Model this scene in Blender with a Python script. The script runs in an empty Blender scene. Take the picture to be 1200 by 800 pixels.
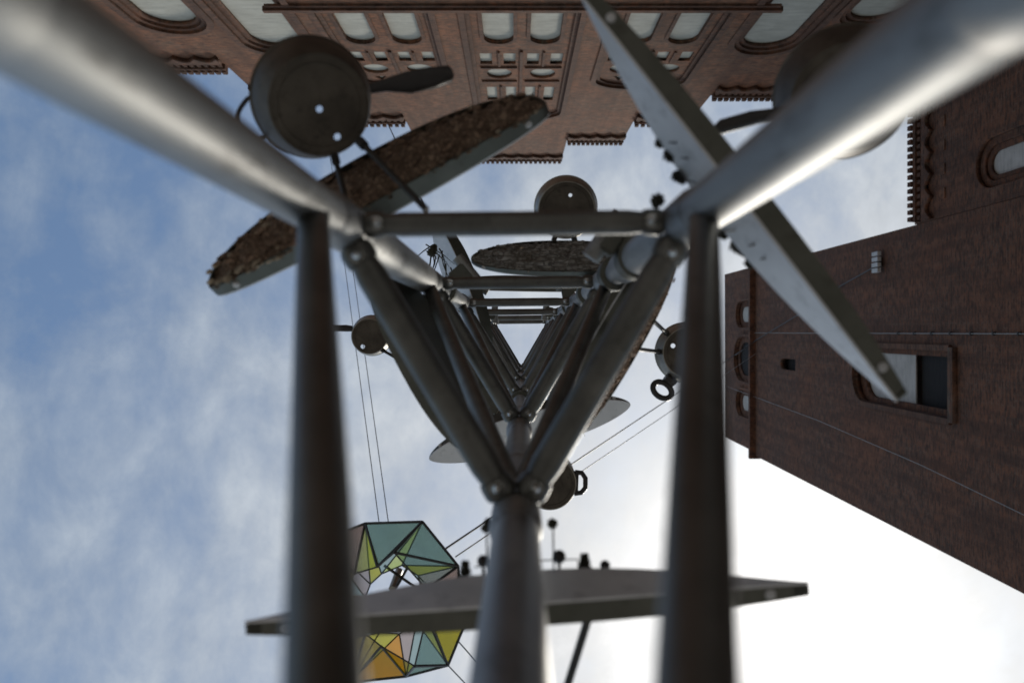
import bpy, bmesh, math, random
from mathutils import Vector, Matrix, noise
random.seed(7)
sc = bpy.context.scene
COL = sc.collection
PI = math.pi
R = math.radians

# ------------------------------------------------------------------ camera
F = 850.0                      # focal length in photo pixels (1200 wide)
VX, VY = 603.0, 389.0          # where the vertical vanishes
cam = bpy.data.cameras.new('camera')
cam.sensor_width = 36.0
cam.lens = F * 36.0 / 1200.0
cam.shift_x = -(VX - 600) / 1200.0
cam.shift_y = (VY - 400) / 1200.0
cam.clip_start = 0.02
cam.clip_end = 2000
cam.dof.use_dof = True
cam.dof.focus_distance = 3.6
cam.dof.aperture_fstop = 3.0
cam.dof.aperture_blades = 9
cam_ob = bpy.data.objects.new('camera', cam)
COL.objects.link(cam_ob)
cam_ob.matrix_world = Matrix(((1, 0, 0, 0), (0, -1, 0, 0), (0, 0, -1, 0), (0, 0, 0, 1)))
sc.camera = cam_ob

def P(u, v, z):
    """point that stands at photo pixel u,v at height z above the lens"""
    return Vector(((u - VX) / F * z, (v - VY) / F * z, z))

# ------------------------------------------------------------------ sun and sky
sun_dir = Vector(((915 - VX) / F, (735 - VY) / F, 1)).normalized()
sun = bpy.data.lights.new('sun', 'SUN')
sun.energy = 1.5
sun.angle = R(10)
sun.color = (1.0, 0.94, 0.84)
sun_ob = bpy.data.objects.new('sun', sun)
COL.objects.link(sun_ob)
sun_ob.location = (0, 0, 60)
sun_ob.rotation_euler = sun_dir.to_track_quat('Z', 'Y').to_euler()

sc.cycles.transparent_max_bounces = 32
sc.view_settings.view_transform = 'Standard'
sc.view_settings.look = 'None'
sc.view_settings.exposure = 0.0
sc.view_settings.gamma = 1.0
sc.view_settings.use_curve_mapping = False

class NT:
    def __init__(s, tree): s.t = tree; s.n = tree.nodes; s.l = tree.links
    def add(s, typ, **kw):
        n = s.n.new(typ)
        for k, v in kw.items():
            if k.startswith('i_'):
                key = k[2:]
                n.inputs[int(key) if key.isdigit() else key.replace('_', ' ')].default_value = v
            else: setattr(n, k, v)
        return n
    def link(s, a, b): s.l.new(a, b)
    def math(s, op, a, b=None, clamp=False):
        n = s.n.new('ShaderNodeMath'); n.operation = op; n.use_clamp = clamp
        for i, x in enumerate((a, b)):
            if x is None: continue
            if isinstance(x, (int, float)): n.inputs[i].default_value = x
            else: s.l.new(x, n.inputs[i])
        return n.outputs[0]
    def mix(s, fac, a, b, blend='MIX'):
        n = s.n.new('ShaderNodeMix'); n.data_type = 'RGBA'; n.blend_type = blend
        for idx, x in ((0, fac), (6, a), (7, b)):
            if isinstance(x, (int, float)): n.inputs[idx].default_value = x
            elif isinstance(x, tuple): n.inputs[idx].default_value = (*x[:3], 1)
            else: s.l.new(x, n.inputs[idx])
        return n.outputs[2]
    def ramp(s, fac, stops):
        n = s.n.new('ShaderNodeValToRGB')
        while len(n.color_ramp.elements) < len(stops): n.color_ramp.elements.new(0.5)
        for e, (p, c) in zip(n.color_ramp.elements, stops):
            e.position = p
            e.color = (c, c, c, 1) if isinstance(c, (int, float)) else (*c, 1)
        s.l.new(fac, n.inputs[0])
        return n.outputs[0]
    def noise(s, vec, scale, detail=5, rough=0.55, dist=0.0):
        n = s.n.new('ShaderNodeTexNoise')
        n.inputs['Scale'].default_value = scale; n.inputs['Detail'].default_value = detail
        n.inputs['Roughness'].default_value = rough; n.inputs['Distortion'].default_value = dist
        if vec is not None: s.l.new(vec, n.inputs['Vector'])
        return n.outputs[0]

world = bpy.data.worlds.new('World'); sc.world = world; world.use_nodes = True
w = NT(world.node_tree); w.n.clear()
sky = w.add('ShaderNodeTexSky', sky_type='NISHITA', sun_disc=False)
sky.sun_elevation = math.asin(sun_dir.z)
sky.sun_rotation = math.atan2(sun_dir.x, sun_dir.y)
sky.air_density = 1.0; sky.dust_density = 1.5; sky.ozone_density = 2.0
bg1 = w.add('ShaderNodeBackground'); bg1.inputs[1].default_value = 0.14
w.link(w.mix(1.0, sky.outputs[0], (0.96, 1.05, 1.03), 'MULTIPLY'), bg1.inputs[0])
tc = w.add('ShaderNodeTexCoord')
dirv = tc.outputs['Generated']
dot = w.add('ShaderNodeVectorMath', operation='DOT_PRODUCT'); w.link(dirv, dot.inputs[0]); dot.inputs[1].default_value = tuple(sun_dir)
d = w.math('MAXIMUM', dot.outputs['Value'], 0.0)
glow_w = w.math('POWER', d, 4.5)
glow_n = w.math('POWER', d, 60.0)
# project the direction on a cloud layer so the clouds do not shrink to a point overhead
sep = w.add('ShaderNodeSeparateXYZ'); w.link(dirv, sep.inputs[0])
zc = w.math('MAXIMUM', sep.outputs[2], 0.12)
cx = w.math('DIVIDE', sep.outputs[0], zc); cy = w.math('DIVIDE', sep.outputs[1], zc)
comb = w.add('ShaderNodeCombineXYZ'); w.link(cx, comb.inputs[0]); w.link(w.math('MULTIPLY', cy, 0.75), comb.inputs[1])
n1 = w.noise(comb.outputs[0], 2.6, 8, 0.60, 0.25)
n2 = w.noise(comb.outputs[0], 8.5, 7, 0.62, 0.2)
cov = w.math('ADD', w.math('MULTIPLY', n1, 0.66), w.math('MULTIPLY', n2, 0.34))
cov = w.math('ADD', cov, w.math('MULTIPLY', glow_w, 0.20))
cmask = w.ramp(cov, [(0.42, 0.04), (0.55, 0.50), (0.68, 1.0)])
# cloud brightness rises towards the veiled sun
cb = w.math('ADD', 0.42, w.math('ADD', w.math('MULTIPLY', glow_w, 0.36), w.math('MULTIPLY', glow_n, 0.9)))
cb = w.math('MULTIPLY', cb, w.math('ADD', 0.28, w.math('ADD', w.math('MULTIPLY', n1, 0.62), w.math('MULTIPLY', n2, 0.82))))
bg2 = w.add('ShaderNodeBackground')
w.link(w.mix(glow_w, (0.76, 0.90, 1.08), (1.0, 0.985, 0.96)), bg2.inputs[0]); w.link(cb, bg2.inputs[1])
mixs = w.add('ShaderNodeMixShader'); w.link(cmask, mixs.inputs[0]); w.link(bg1.outputs[0], mixs.inputs[1]); w.link(bg2.outputs[0], mixs.inputs[2])
wo = w.add('ShaderNodeOutputWorld'); w.link(mixs.outputs[0], wo.inputs[0])

# ------------------------------------------------------------------ materials
def new_mat(name):
    m = bpy.data.materials.new(name); m.use_nodes = True
    t = NT(m.node_tree); t.n.clear()
    out = t.add('ShaderNodeOutputMaterial'); b = t.add('ShaderNodeBsdfPrincipled')
    t.link(b.outputs[0], out.inputs[0])
    return m, t, b, out

def mat_metal(name, c1, c2, rough, scale=18, metallic=1.0, bump=0.05, spot=0.0, streak=(1, 1, 1)):
    m, t, b, out = new_mat(name)
    tc = t.add('ShaderNodeTexCoord')
    mp = t.add('ShaderNodeMapping'); mp.inputs['Scale'].default_value = streak; t.link(tc.outputs['Object'], mp.inputs[0])
    n = t.noise(mp.outputs[0], scale, 6, 0.6, 0.3)
    nf = t.noise(mp.outputs[0], scale * 12, 3, 0.6)
    f = t.ramp(n, [(0.35, 0.0), (0.65, 1.0)])
    col = t.mix(f, c1, c2)
    if spot:
        dirt = t.ramp(t.noise(mp.outputs[0], scale * 3.1, 5, 0.7), [(0.55, 0.0), (0.72, 1.0)])
        col = t.mix(t.math('MULTIPLY', dirt, spot), col, (0.05, 0.042, 0.035))
    t.link(col, b.inputs['Base Color'])
    b.inputs['Metallic'].default_value = metallic
    t.link(t.math('ADD', rough - 0.08, t.math('MULTIPLY', n, 0.16)), b.inputs['Roughness'])
    bp = t.add('ShaderNodeBump'); bp.inputs['Strength'].default_value = bump; bp.inputs['Distance'].default_value = 0.002
    t.link(nf, bp.inputs['Height']); t.link(bp.outputs[0], b.inputs['Normal'])
    return m

M = {}
M['alu'] = mat_metal('brushed_aluminium', (0.26, 0.262, 0.258), (0.40, 0.40, 0.385), 0.57, 9, bump=0.12, spot=0.6, streak=(1, 1, 0.35))
M['alu_brace'] = mat_metal('shade_toned_aluminium', (0.13, 0.13, 0.12), (0.20, 0.197, 0.18), 0.46, 14, metallic=0.8, bump=0.08, spot=0.5)  # same aluminium as the chords, darkened to put shaded undersides into the colour
M['steel'] = mat_metal('bolt_steel', (0.6, 0.6, 0.58), (0.75, 0.75, 0.72), 0.3, 60)
M['zinc'] = mat_metal('zinc_sheet', (0.125, 0.128, 0.108), (0.18, 0.18, 0.155), 0.55, 11, bump=0.12, spot=0.35)
M['sheet'] = mat_metal('sky_paled_zinc_sheet', (0.62, 0.63, 0.64), (0.76, 0.76, 0.76), 0.42, 9, metallic=0.25, bump=0.15, spot=0.35)  # same zinc as the rims, paled so reflected sky sits in its colour
M['pan'] = mat_metal('blackened_pan', (0.075, 0.064, 0.052), (0.145, 0.125, 0.10), 0.55, 14, metallic=0.6, bump=0.2, spot=0.8)
M['pot'] = mat_metal('worn_pot_side', (0.30, 0.28, 0.24), (0.42, 0.39, 0.33), 0.42, 16, metallic=0.8, bump=0.1, spot=0.6)
M['rod'] = mat_metal('black_rod', (0.035, 0.033, 0.03), (0.06, 0.055, 0.05), 0.5, 40, metallic=0.5)
M['bakelite'] = mat_metal('bakelite', (0.02, 0.018, 0.017), (0.035, 0.03, 0.028), 0.35, 25, metallic=0.0)
M['cable'] = mat_metal('cable', (0.05, 0.05, 0.05), (0.09, 0.09, 0.09), 0.5, 30, metallic=0.4)
M['pale_cable'] = mat_metal('pale_cable', (0.30, 0.30, 0.29), (0.4, 0.4, 0.38), 0.5, 30, metallic=0.3)

def mat_brick(name, axis, dark, light, patch, mortar, patch_amt=0.6):
    m, t, b, out = new_mat(name)
    tc = t.add('ShaderNodeTexCoord')
    s = t.add('ShaderNodeSeparateXYZ'); t.link(tc.outputs['Object'], s.inputs[0])
    c = t.add('ShaderNodeCombineXYZ'); t.link(s.outputs[axis], c.inputs[0]); t.link(s.outputs[2], c.inputs[1])
    br = t.add('ShaderNodeTexBrick')
    br.inputs['Scale'].default_value = 1.0
    br.inputs['Brick Width'].default_value = 0.29; br.inputs['Row Height'].default_value = 0.095
    br.inputs['Mortar Size'].default_value = 0.011; br.inputs['Mortar Smooth'].default_value = 0.3
    br.inputs['Bias'].default_value = 0.0
    br.inputs['Color1'].default_value = (*dark, 1); br.inputs['Color2'].default_value = (*light, 1); br.inputs['Mortar'].default_value = (*mortar, 1)
    t.link(c.outputs[0], br.inputs['Vector'])
    # per-brick random tone from a stretched white noise cell
    big = t.noise(tc.outputs['Object'], 0.35, 6, 0.6, 0.5)
    med = t.noise(tc.outputs['Object'], 2.6, 5, 0.65)
    col = t.mix(t.math('MULTIPLY', t.ramp(big, [(0.42, 0), (0.62, 1)]), patch_amt), br.outputs['Color'], patch)
    col = t.mix(t.ramp(med, [(0.40, 0.55), (0.62, 0.0)]), col, tuple(x * 0.45 for x in dark))
    mp3 = t.add('ShaderNodeMapping'); mp3.inputs['Scale'].default_value = (2.2, 2.2, 9.0); t.link(tc.outputs['Object'], mp3.inputs[0])
    clump = t.noise(mp3.outputs[0], 1.6, 3, 0.75)
    col = t.mix(t.ramp(clump, [(0.52, 0.0), (0.60, 0.75)]), col, patch)
    col = t.mix(t.ramp(clump, [(0.38, 0.75), (0.46, 0.0)]), col, tuple(x * 0.40 for x in dark))
    # long weathering streaks running down the wall
    mp = t.add('ShaderNodeMapping'); mp.inputs['Scale'].default_value = (1.6, 1.6, 0.12); t.link(tc.outputs['Object'], mp.inputs[0])
    st = t.noise(mp.outputs[0], 1.5, 5, 0.6)
    col = t.mix(t.ramp(st, [(0.38, 0.5), (0.55, 0.0)]), col, tuple(x * 0.6 for x in dark))
    t.link(col, b.inputs['Base Color'])
    b.inputs['Roughness'].default_value = 0.9
    bp = t.add('ShaderNodeBump'); bp.inputs['Strength'].default_value = 0.6; bp.inputs['Distance'].default_value = 0.02
    h = t.math('SUBTRACT', t.math('MULTIPLY', med, 0.6), br.outputs['Fac'])
    t.link(h, bp.inputs['Height']); t.link(bp.outputs[0], b.inputs['Normal'])
    return m
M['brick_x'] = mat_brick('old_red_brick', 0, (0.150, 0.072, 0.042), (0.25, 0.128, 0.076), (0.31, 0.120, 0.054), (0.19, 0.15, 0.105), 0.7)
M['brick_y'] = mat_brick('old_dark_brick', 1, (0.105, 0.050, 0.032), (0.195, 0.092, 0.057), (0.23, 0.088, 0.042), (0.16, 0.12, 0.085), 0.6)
M['brick_mould'] = mat_brick('moulded_brick', 0, (0.12, 0.062, 0.040), (0.20, 0.105, 0.068), (0.20, 0.085, 0.045), (0.15, 0.115, 0.085), 0.5)

def mat_plaster(name, c1, c2):
    m, t, b, out = new_mat(name)
    tc = t.add('ShaderNodeTexCoord')
    n = t.noise(tc.outputs['Object'], 1.4, 7, 0.65, 0.4)
    mp = t.add('ShaderNodeMapping'); mp.inputs['Scale'].default_value = (1, 1, 9); t.link(tc.outputs['Object'], mp.inputs[0])
    n2 = t.noise(mp.outputs[0], 1.3, 5, 0.7)
    col = t.mix(t.ramp(n, [(0.35, 0), (0.7, 1)]), c1, c2)
    col = t.mix(t.ramp(n2, [(0.35, 0.45), (0.52, 0.0)]), col, tuple(x * 0.62 for x in c1))
    t.link(col, b.inputs['Base Color']); b.inputs['Roughness'].default_value = 0.9
    bp = t.add('ShaderNodeBump'); bp.inputs['Strength'].default_value = 0.4; bp.inputs['Distance'].default_value = 0.03
    t.link(n2, bp.inputs['Height']); t.link(bp.outputs[0], b.inputs['Normal'])
    return m
M['plaster'] = mat_plaster('white_plaster', (0.45, 0.435, 0.37), (0.57, 0.555, 0.48))
M['plaster_grey'] = mat_plaster('grey_plaster', (0.50, 0.47, 0.43), (0.64, 0.60, 0.56))
M['dark'] = mat_plaster('opening_shade', (0.018, 0.016, 0.016), (0.03, 0.027, 0.026))  # near-black colour that paints the shade inside the tower openings
M['ground'] = mat_plaster('grey_paving', (0.24, 0.225, 0.205), (0.32, 0.30, 0.275))
M['lamp'] = mat_plaster('lamp_white', (0.55, 0.55, 0.55), (0.7, 0.7, 0.7))

def mat_bark(name, cols, scale, st=(1, 1, 1)):
    m, t, b, out = new_mat(name)
    tc = t.add('ShaderNodeTexCoord')
    oi = t.add('ShaderNodeObjectInfo')
    mp = t.add('ShaderNodeMapping'); mp.inputs['Scale'].default_value = st; t.link(tc.outputs['Object'], mp.inputs[0])
    n = t.noise(mp.outputs[0], scale, 8, 0.7, 0.8)
    wn = t.add('ShaderNodeTexNoise'); wn.inputs['Scale'].default_value = scale * 1.5; t.link(mp.outputs[0], wn.inputs['Vector'])
    wv = t.add('ShaderNodeVectorMath', operation='MULTIPLY_ADD'); t.link(wn.outputs[1], wv.inputs[0]); wv.inputs[1].default_value = (0.02,) * 3; t.link(mp.outputs[0], wv.inputs[2])
    v = t.add('ShaderNodeTexVoronoi', feature='DISTANCE_TO_EDGE'); v.inputs['Scale'].default_value = scale * 2.2
    t.link(wv.outputs[0], v.inputs['Vector'])
    crack = t.ramp(v.outputs['Distance'], [(0.0, 0.25), (0.22, 1.0)])
    col = t.ramp(n, [(0.3, cols[0]), (0.5, cols[1]), (0.7, cols[2])])
    col = t.mix(crack, tuple(x * 0.35 for x in cols[0]), col)
    hsv = t.add('ShaderNodeHueSaturation'); t.link(col, hsv.inputs['Color'])
    t.link(t.math('ADD', 0.65, t.math('MULTIPLY', oi.outputs['Random'], 0.8)), hsv.inputs['Value'])
    t.link(hsv.outputs[0], b.inputs['Base Color']); b.inputs['Roughness'].default_value = 0.95
    bp = t.add('ShaderNodeBump'); bp.inputs['Strength'].default_value = 0.9; bp.inputs['Distance'].default_value = 0.006
    t.link(t.math('MULTIPLY', crack, n), bp.inputs['Height']); t.link(bp.outputs[0], b.inputs['Normal'])
    return m
M['bark'] = mat_bark('brown_bark', [(0.20, 0.125, 0.085), (0.40, 0.27, 0.185), (0.60, 0.44, 0.31)], 42)
M['bark_grey'] = mat_bark('grey_bark', [(0.20, 0.16, 0.12), (0.40, 0.38, 0.35), (0.66, 0.65, 0.63)], 34, (0.35, 1.3, 1.3))
M['wood'] = mat_bark('pale_wood', [(0.34, 0.28, 0.20), (0.46, 0.38, 0.28), (0.55, 0.47, 0.36)], 20)
M['cone'] = mat_bark('cone_scales', [(0.06, 0.055, 0.035), (0.10, 0.09, 0.055), (0.17, 0.15, 0.10)], 90)

def mat_glass(name, col, dense):
    m, t, b, out = new_mat(name); t.n.remove(b)
    tc = t.add('ShaderNodeTexCoord'); n = t.noise(tc.outputs['Object'], 2.2, 5, 0.6, 1.0)
    colr = t.mix(t.ramp(n, [(0.3, 0.0), (0.75, 0.6)]), col, tuple(min(1, x * 0.6 + 0.12) for x in col))
    tr = t.add('ShaderNodeBsdfTransparent'); gm = t.add('ShaderNodeGamma'); gm.inputs[1].default_value = 0.42; t.link(colr, gm.inputs[0]); t.link(gm.outputs[0], tr.inputs[0])
    df = t.add('ShaderNodeBsdfTranslucent'); t.link(colr, df.inputs[0])
    gl = t.add('ShaderNodeBsdfGlossy'); gl.inputs['Roughness'].default_value = 0.12
    m1 = t.add('ShaderNodeMixShader'); m1.inputs[0].default_value = dense; t.link(tr.outputs[0], m1.inputs[1]); t.link(df.outputs[0], m1.inputs[2])
    m2 = t.add('ShaderNodeMixShader'); m2.inputs[0].default_value = 0.035; t.link(m1.outputs[0], m2.inputs[1]); t.link(gl.outputs[0], m2.inputs[2])
    t.link(m2.outputs[0], out.inputs[0])
    return m
M['g_teal'] = mat_glass('teal_glass', (0.42, 0.54, 0.50), 0.08)
M['g_yellow'] = mat_glass('yellow_glass', (0.62, 0.55, 0.06), 0.08)
M['g_pink'] = mat_glass('rose_glass', (0.52, 0.42, 0.38), 0.08)
M['g_orange'] = mat_glass('orange_glass', (0.80, 0.36, 0.05), 0.08)
M['g_green'] = mat_glass('lime_glass', (0.70, 0.80, 0.25), 0.06)

# ------------------------------------------------------------------ helpers
def link(o, parent=None):
    COL.objects.link(o)
    if parent is not None: o.parent = parent
    return o

def tag(o, label, cat, group=None):
    o['label'] = label; o['category'] = cat
    if group: o['group'] = group
    return o

def thing(name, label, cat, loc=(0, 0, 0), group=None):
    o = bpy.data.objects.new(name, None); o.empty_display_size = 0.1
    o.location = loc
    link(o); tag(o, label, cat, group)
    return o

def finish(me, smooth=None):
    bm = bmesh.new(); bm.from_mesh(me)
    bmesh.ops.recalc_face_normals(bm, faces=bm.faces)
    if smooth is not None:
        for f in bm.faces: f.smooth = True
        for e in bm.edges:
            if len(e.link_faces) == 2 and e.calc_face_angle(0) > smooth: e.smooth = False
    bm.to_mesh(me); bm.free()

def obj(name, bm, mat, parent=None, smooth=None):
    """links bmesh as ONE mesh object; coordinates given in world, made local to the parent's location"""
    me = bpy.data.meshes.new(name)
    off = Vector(parent_world(parent))
    if off.length: bmesh.ops.translate(bm, verts=bm.verts, vec=-off)
    bmesh.ops.recalc_face_normals(bm, faces=bm.faces)
    if smooth is not None:
        for f in bm.faces: f.smooth = True
        for e in bm.edges:
            if len(e.link_faces) == 2 and e.calc_face_angle(0) > smooth: e.smooth = False
    bm.to_mesh(me); bm.free()
    me.materials.append(mat)
    o = bpy.data.objects.new(name, me)
    return link(o, parent)

def parent_world(p):
    v = Vector((0, 0, 0))
    while p is not None:
        v = v + p.location; p = p.parent
    return v

def frame(axis, hint=None):
    a = axis.normalized()
    h = hint if hint is not None else (Vector((0, 0, 1)) if abs(a.z) < 0.9 else Vector((0, 1, 0)))
    x = h.cross(a)
    if x.length < 1e-6: x = Vector((1, 0, 0)).cross(a)
    x.normalize(); y = a.cross(x)
    return x, y, a

def tube(bm, pts, rads, seg=16, closed=False, cap=True):
    if not hasattr(rads, '__len__'): rads = [rads] * len(pts)
    n = len(pts); rings = []
    px = None
    for i, p in enumerate(pts):
        if closed: a = pts[(i + 1) % n] - pts[i - 1]
        else: a = pts[min(i + 1, n - 1)] - pts[max(i - 1, 0)]
        a.normalize()
        if px is None: x, y, _ = frame(a)
        else:
            x = px - a * px.dot(a); x.normalize(); y = a.cross(x)
        px = x
        rings.append([bm.verts.new(p + (x * math.cos(2 * PI * k / seg) + y * math.sin(2 * PI * k / seg)) * rads[i]) for k in range(seg)])
    m = n if closed else n - 1
    for i in range(m):
        A, B = rings[i], rings[(i + 1) % n]
        for k in range(seg): bm.faces.new((A[k], A[(k + 1) % seg], B[(k + 1) % seg], B[k]))
    if cap and not closed:
        bm.faces.new(list(reversed(rings[0]))); bm.faces.new(rings[-1])
    return bm

def box(bm, c, ax, ay, az, sx, sy, sz):
    vs = []
    for i in (-1, 1):
        for j in (-1, 1):
            for k in (-1, 1):
                vs.append(bm.verts.new(c + ax * (i * sx / 2) + ay * (j * sy / 2) + az * (k * sz / 2)))
    for f in ((0, 1, 3, 2), (4, 6, 7, 5), (0, 4, 5, 1), (2, 3, 7, 6), (0, 2, 6, 4), (1, 5, 7, 3)):
        bm.faces.new([vs[i] for i in f])
X, Y, Z = Vector((1, 0, 0)), Vector((0, 1, 0)), Vector((0, 0, 1))

def lathe(bm, prof, c, axis, seg=40):
    """prof: list of (radius, height) ; open ends allowed"""
    x, y, a = frame(axis)
    rings = []
    for r, h in prof:
        rings.append([bm.verts.new(c + a * h + (x * math.cos(2 * PI * k / seg) + y * math.sin(2 * PI * k / seg)) * r) for k in range(seg)])
    for A, B in zip(rings, rings[1:]):
        for k in range(seg): bm.faces.new((A[k], A[(k + 1) % seg], B[(k + 1) % seg], B[k]))
    return rings

def plate_mesh(name, loops, depth, to_world):
    """2D loops (outer first, holes after) filled and extruded; mapped through to_world(a, b, t), t in 0..depth"""
    cu = bpy.data.curves.new('tmp_outline', 'CURVE'); cu.dimensions = '2D'; cu.fill_mode = 'BOTH'
    cu.extrude = depth / 2
    for lp in loops:
        sp = cu.splines.new('POLY'); sp.points.add(len(lp) - 1)
        for p, q in zip(sp.points, lp): p.co = (q[0], q[1], 0, 1)
        sp.use_cyclic_u = True
    tmp = bpy.data.objects.new('tmp_outline', cu); COL.objects.link(tmp)
    dg = bpy.context.evaluated_depsgraph_get(); dg.update()
    me = bpy.data.meshes.new_from_object(tmp.evaluated_get(dg))
    COL.objects.unlink(tmp); bpy.data.objects.remove(tmp); bpy.data.curves.remove(cu)
    bm = bmesh.new(); bm.from_mesh(me); bpy.data.meshes.remove(me)
    bmesh.ops.remove_doubles(bm, verts=bm.verts, dist=1e-5)
    for v in bm.verts: v.co = to_world(v.co.x, v.co.y, v.co.z + depth / 2)
    return bm

# ------------------------------------------------------------------ ground
GZ = -1.5
bm = bmesh.new()
vs = [bm.verts.new((sx * 900, sy * 900, GZ)) for sx, sy in ((-1, -1), (1, -1), (1, 1), (-1, 1))]
bm.faces.new(vs)
g = obj('ground', bm, M['ground']); g['kind'] = 'structure'

# ------------------------------------------------------------------ stepped gable (image top), plane y = -8
D = 8.0
CXg = 0.2                        # centre of the gable
def gable_map(front):            # front: how far in front of y=-8 the t=0 side stands; t grows backwards
    return lambda a, b, t: Vector((a, -D + front - t, b))

gable = thing('brick_gable', 'stepped red brick church gable with white blind windows at the top of the photo', 'building', (CXg, -D, GZ))
steps = [(0.248, 4.208), (0.540, 3.795), (0.805, 3.455), (1.107, 3.069), (1.42, 2.75)]
def arch_loop(xc, wd, h0, h1, n=14, rise=None):
    """opening: straight sides from h0 up to springing, round (or flatter) head to h1"""
    r = wd / 2; rise = r if rise is None else rise
    pts = [(xc - r, h0), (xc + r, h0)]
    for i in range(n + 1):
        a = PI * i / n
        pts.append((xc + r * math.cos(a), h1 - rise + rise * math.sin(a)))
    return pts
def rect_loop(x0, x1, h0, h1): return [(x0, h0), (x1, h0), (x1, h1), (x0, h1)]
def ell_loop(xc, hc, rx, rh, n=20): return [(xc + rx * math.cos(2 * PI * i / n), hc + rh * math.sin(2 * PI * i / n)) for i in range(n)]

outline = [(CXg - 12.6, GZ), (CXg + 11.75, GZ), (CXg + 11.75, 2.75 * D)]
prev = None
right = []
for i, (wd, h) in enumerate(steps):
    hw = wd * D if i < 4 else None
    if i == 0: right.append((CXg + hw, h * D))
    elif i < 4:
        right.append((CXg + steps[i - 1][0] * D, h * D)); right.append((CXg + hw, h * D))
    else: right.append((CXg + steps[3][0] * D, h * D))
outline += list(reversed(right))
outline += [(2 * CXg - x, h) for x, h in right[:-1]] + [(CXg - steps[3][0] * D, 2.75 * D), (CXg - 1.42 * D, 2.75 * D), (CXg - 1.42 * D, 2.36 * D), (CXg - 12.6, 2.36 * D)]

SILL = 2.235 * D
bays = []      # (kind, x centre, width, top)
niche_w = 2.95
loops = [outline]
nic = [(CXg, 27.2, niche_w), (CXg - 0.475 * D, 23.8, 2.85), (CXg + 0.475 * D, 23.8, 2.85)]
for xc, top, wd in nic:
    loops.append(arch_loop(xc, wd, SILL + 0.1, top, 14, 0.75))
singles = [(CXg - 0.85 * D, 1.35, 20.6, SILL + 0.1 - 1.6), (CXg + 0.85 * D, 1.35, 20.6, SILL + 0.1 - 1.6), (CXg - 1.13 * D, 1.35, 19.15, 10), (CXg + 1.12 * D, 1.35, 18.85, 10)]
for xc, wd, top, bot in singles: loops.append(arch_loop(xc, wd + 0.5, bot, top + 0.25))
bm = plate_mesh('front_wall', loops, 0.099, gable_map(0.0))
obj('front_wall', bm, M['brick_x'], gable)
# body of the wall behind
bm = plate_mesh('wall_body', [[(x * 1.0, h - 0.03) for x, h in outline]], 1.1, gable_map(-0.9))
obj('wall_body', bm, M['brick_x'], gable)

def moulding(xc, wd, h0, h1, rise, th, dep, front, parent, name='arch_moulding'):
    """frame that runs round an opening, standing proud"""
    o = arch_loop(xc, wd + 2 * th, h0, h1 + th, 14, (rise or wd / 2) + th * 0.8)
    i = arch_loop(xc, wd, h0 - 0.01 if False else h0 + 0.001, h1, 14, rise)
    # build the ring by hand: quads between the two outlines, leaving the bottom open
    bmx = bmesh.new(); f = gable_map(front)
    A = [(xc - wd / 2 - th, h0), (xc - wd / 2, h0)]
    oo = list(reversed(o[1:])) ; ii = list(reversed(i[1:]))
    oo = [o[0]] + list(reversed(o[2:])) + [o[1]]; ii = [i[0]] + list(reversed(i[2:])) + [i[1]]
    prev = None
    for (ax, ah), (bx, bh) in zip(oo, ii):
        q = [bmx.verts.new(f(ax, ah, 0)), bmx.verts.new(f(bx, bh, 0)), bmx.verts.new(f(bx, bh, dep)), bmx.verts.new(f(ax, ah, dep))]
        if prev:
            for k in range(4): bmx.faces.new((prev[k], prev[(k + 1) % 4], q[(k + 1) % 4], q[k]))
        else: bmx.faces.new(q)
        prev = q
    bmx.faces.new(list(reversed(prev)))
    return obj(name, bmx, M['brick_mould'], parent)

def infill(name, lp, front, parent, mat='plaster', dep=0.08):
    return obj(name, plate_mesh(name, [lp], dep, gable_map(front)), M[mat], parent)

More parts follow.
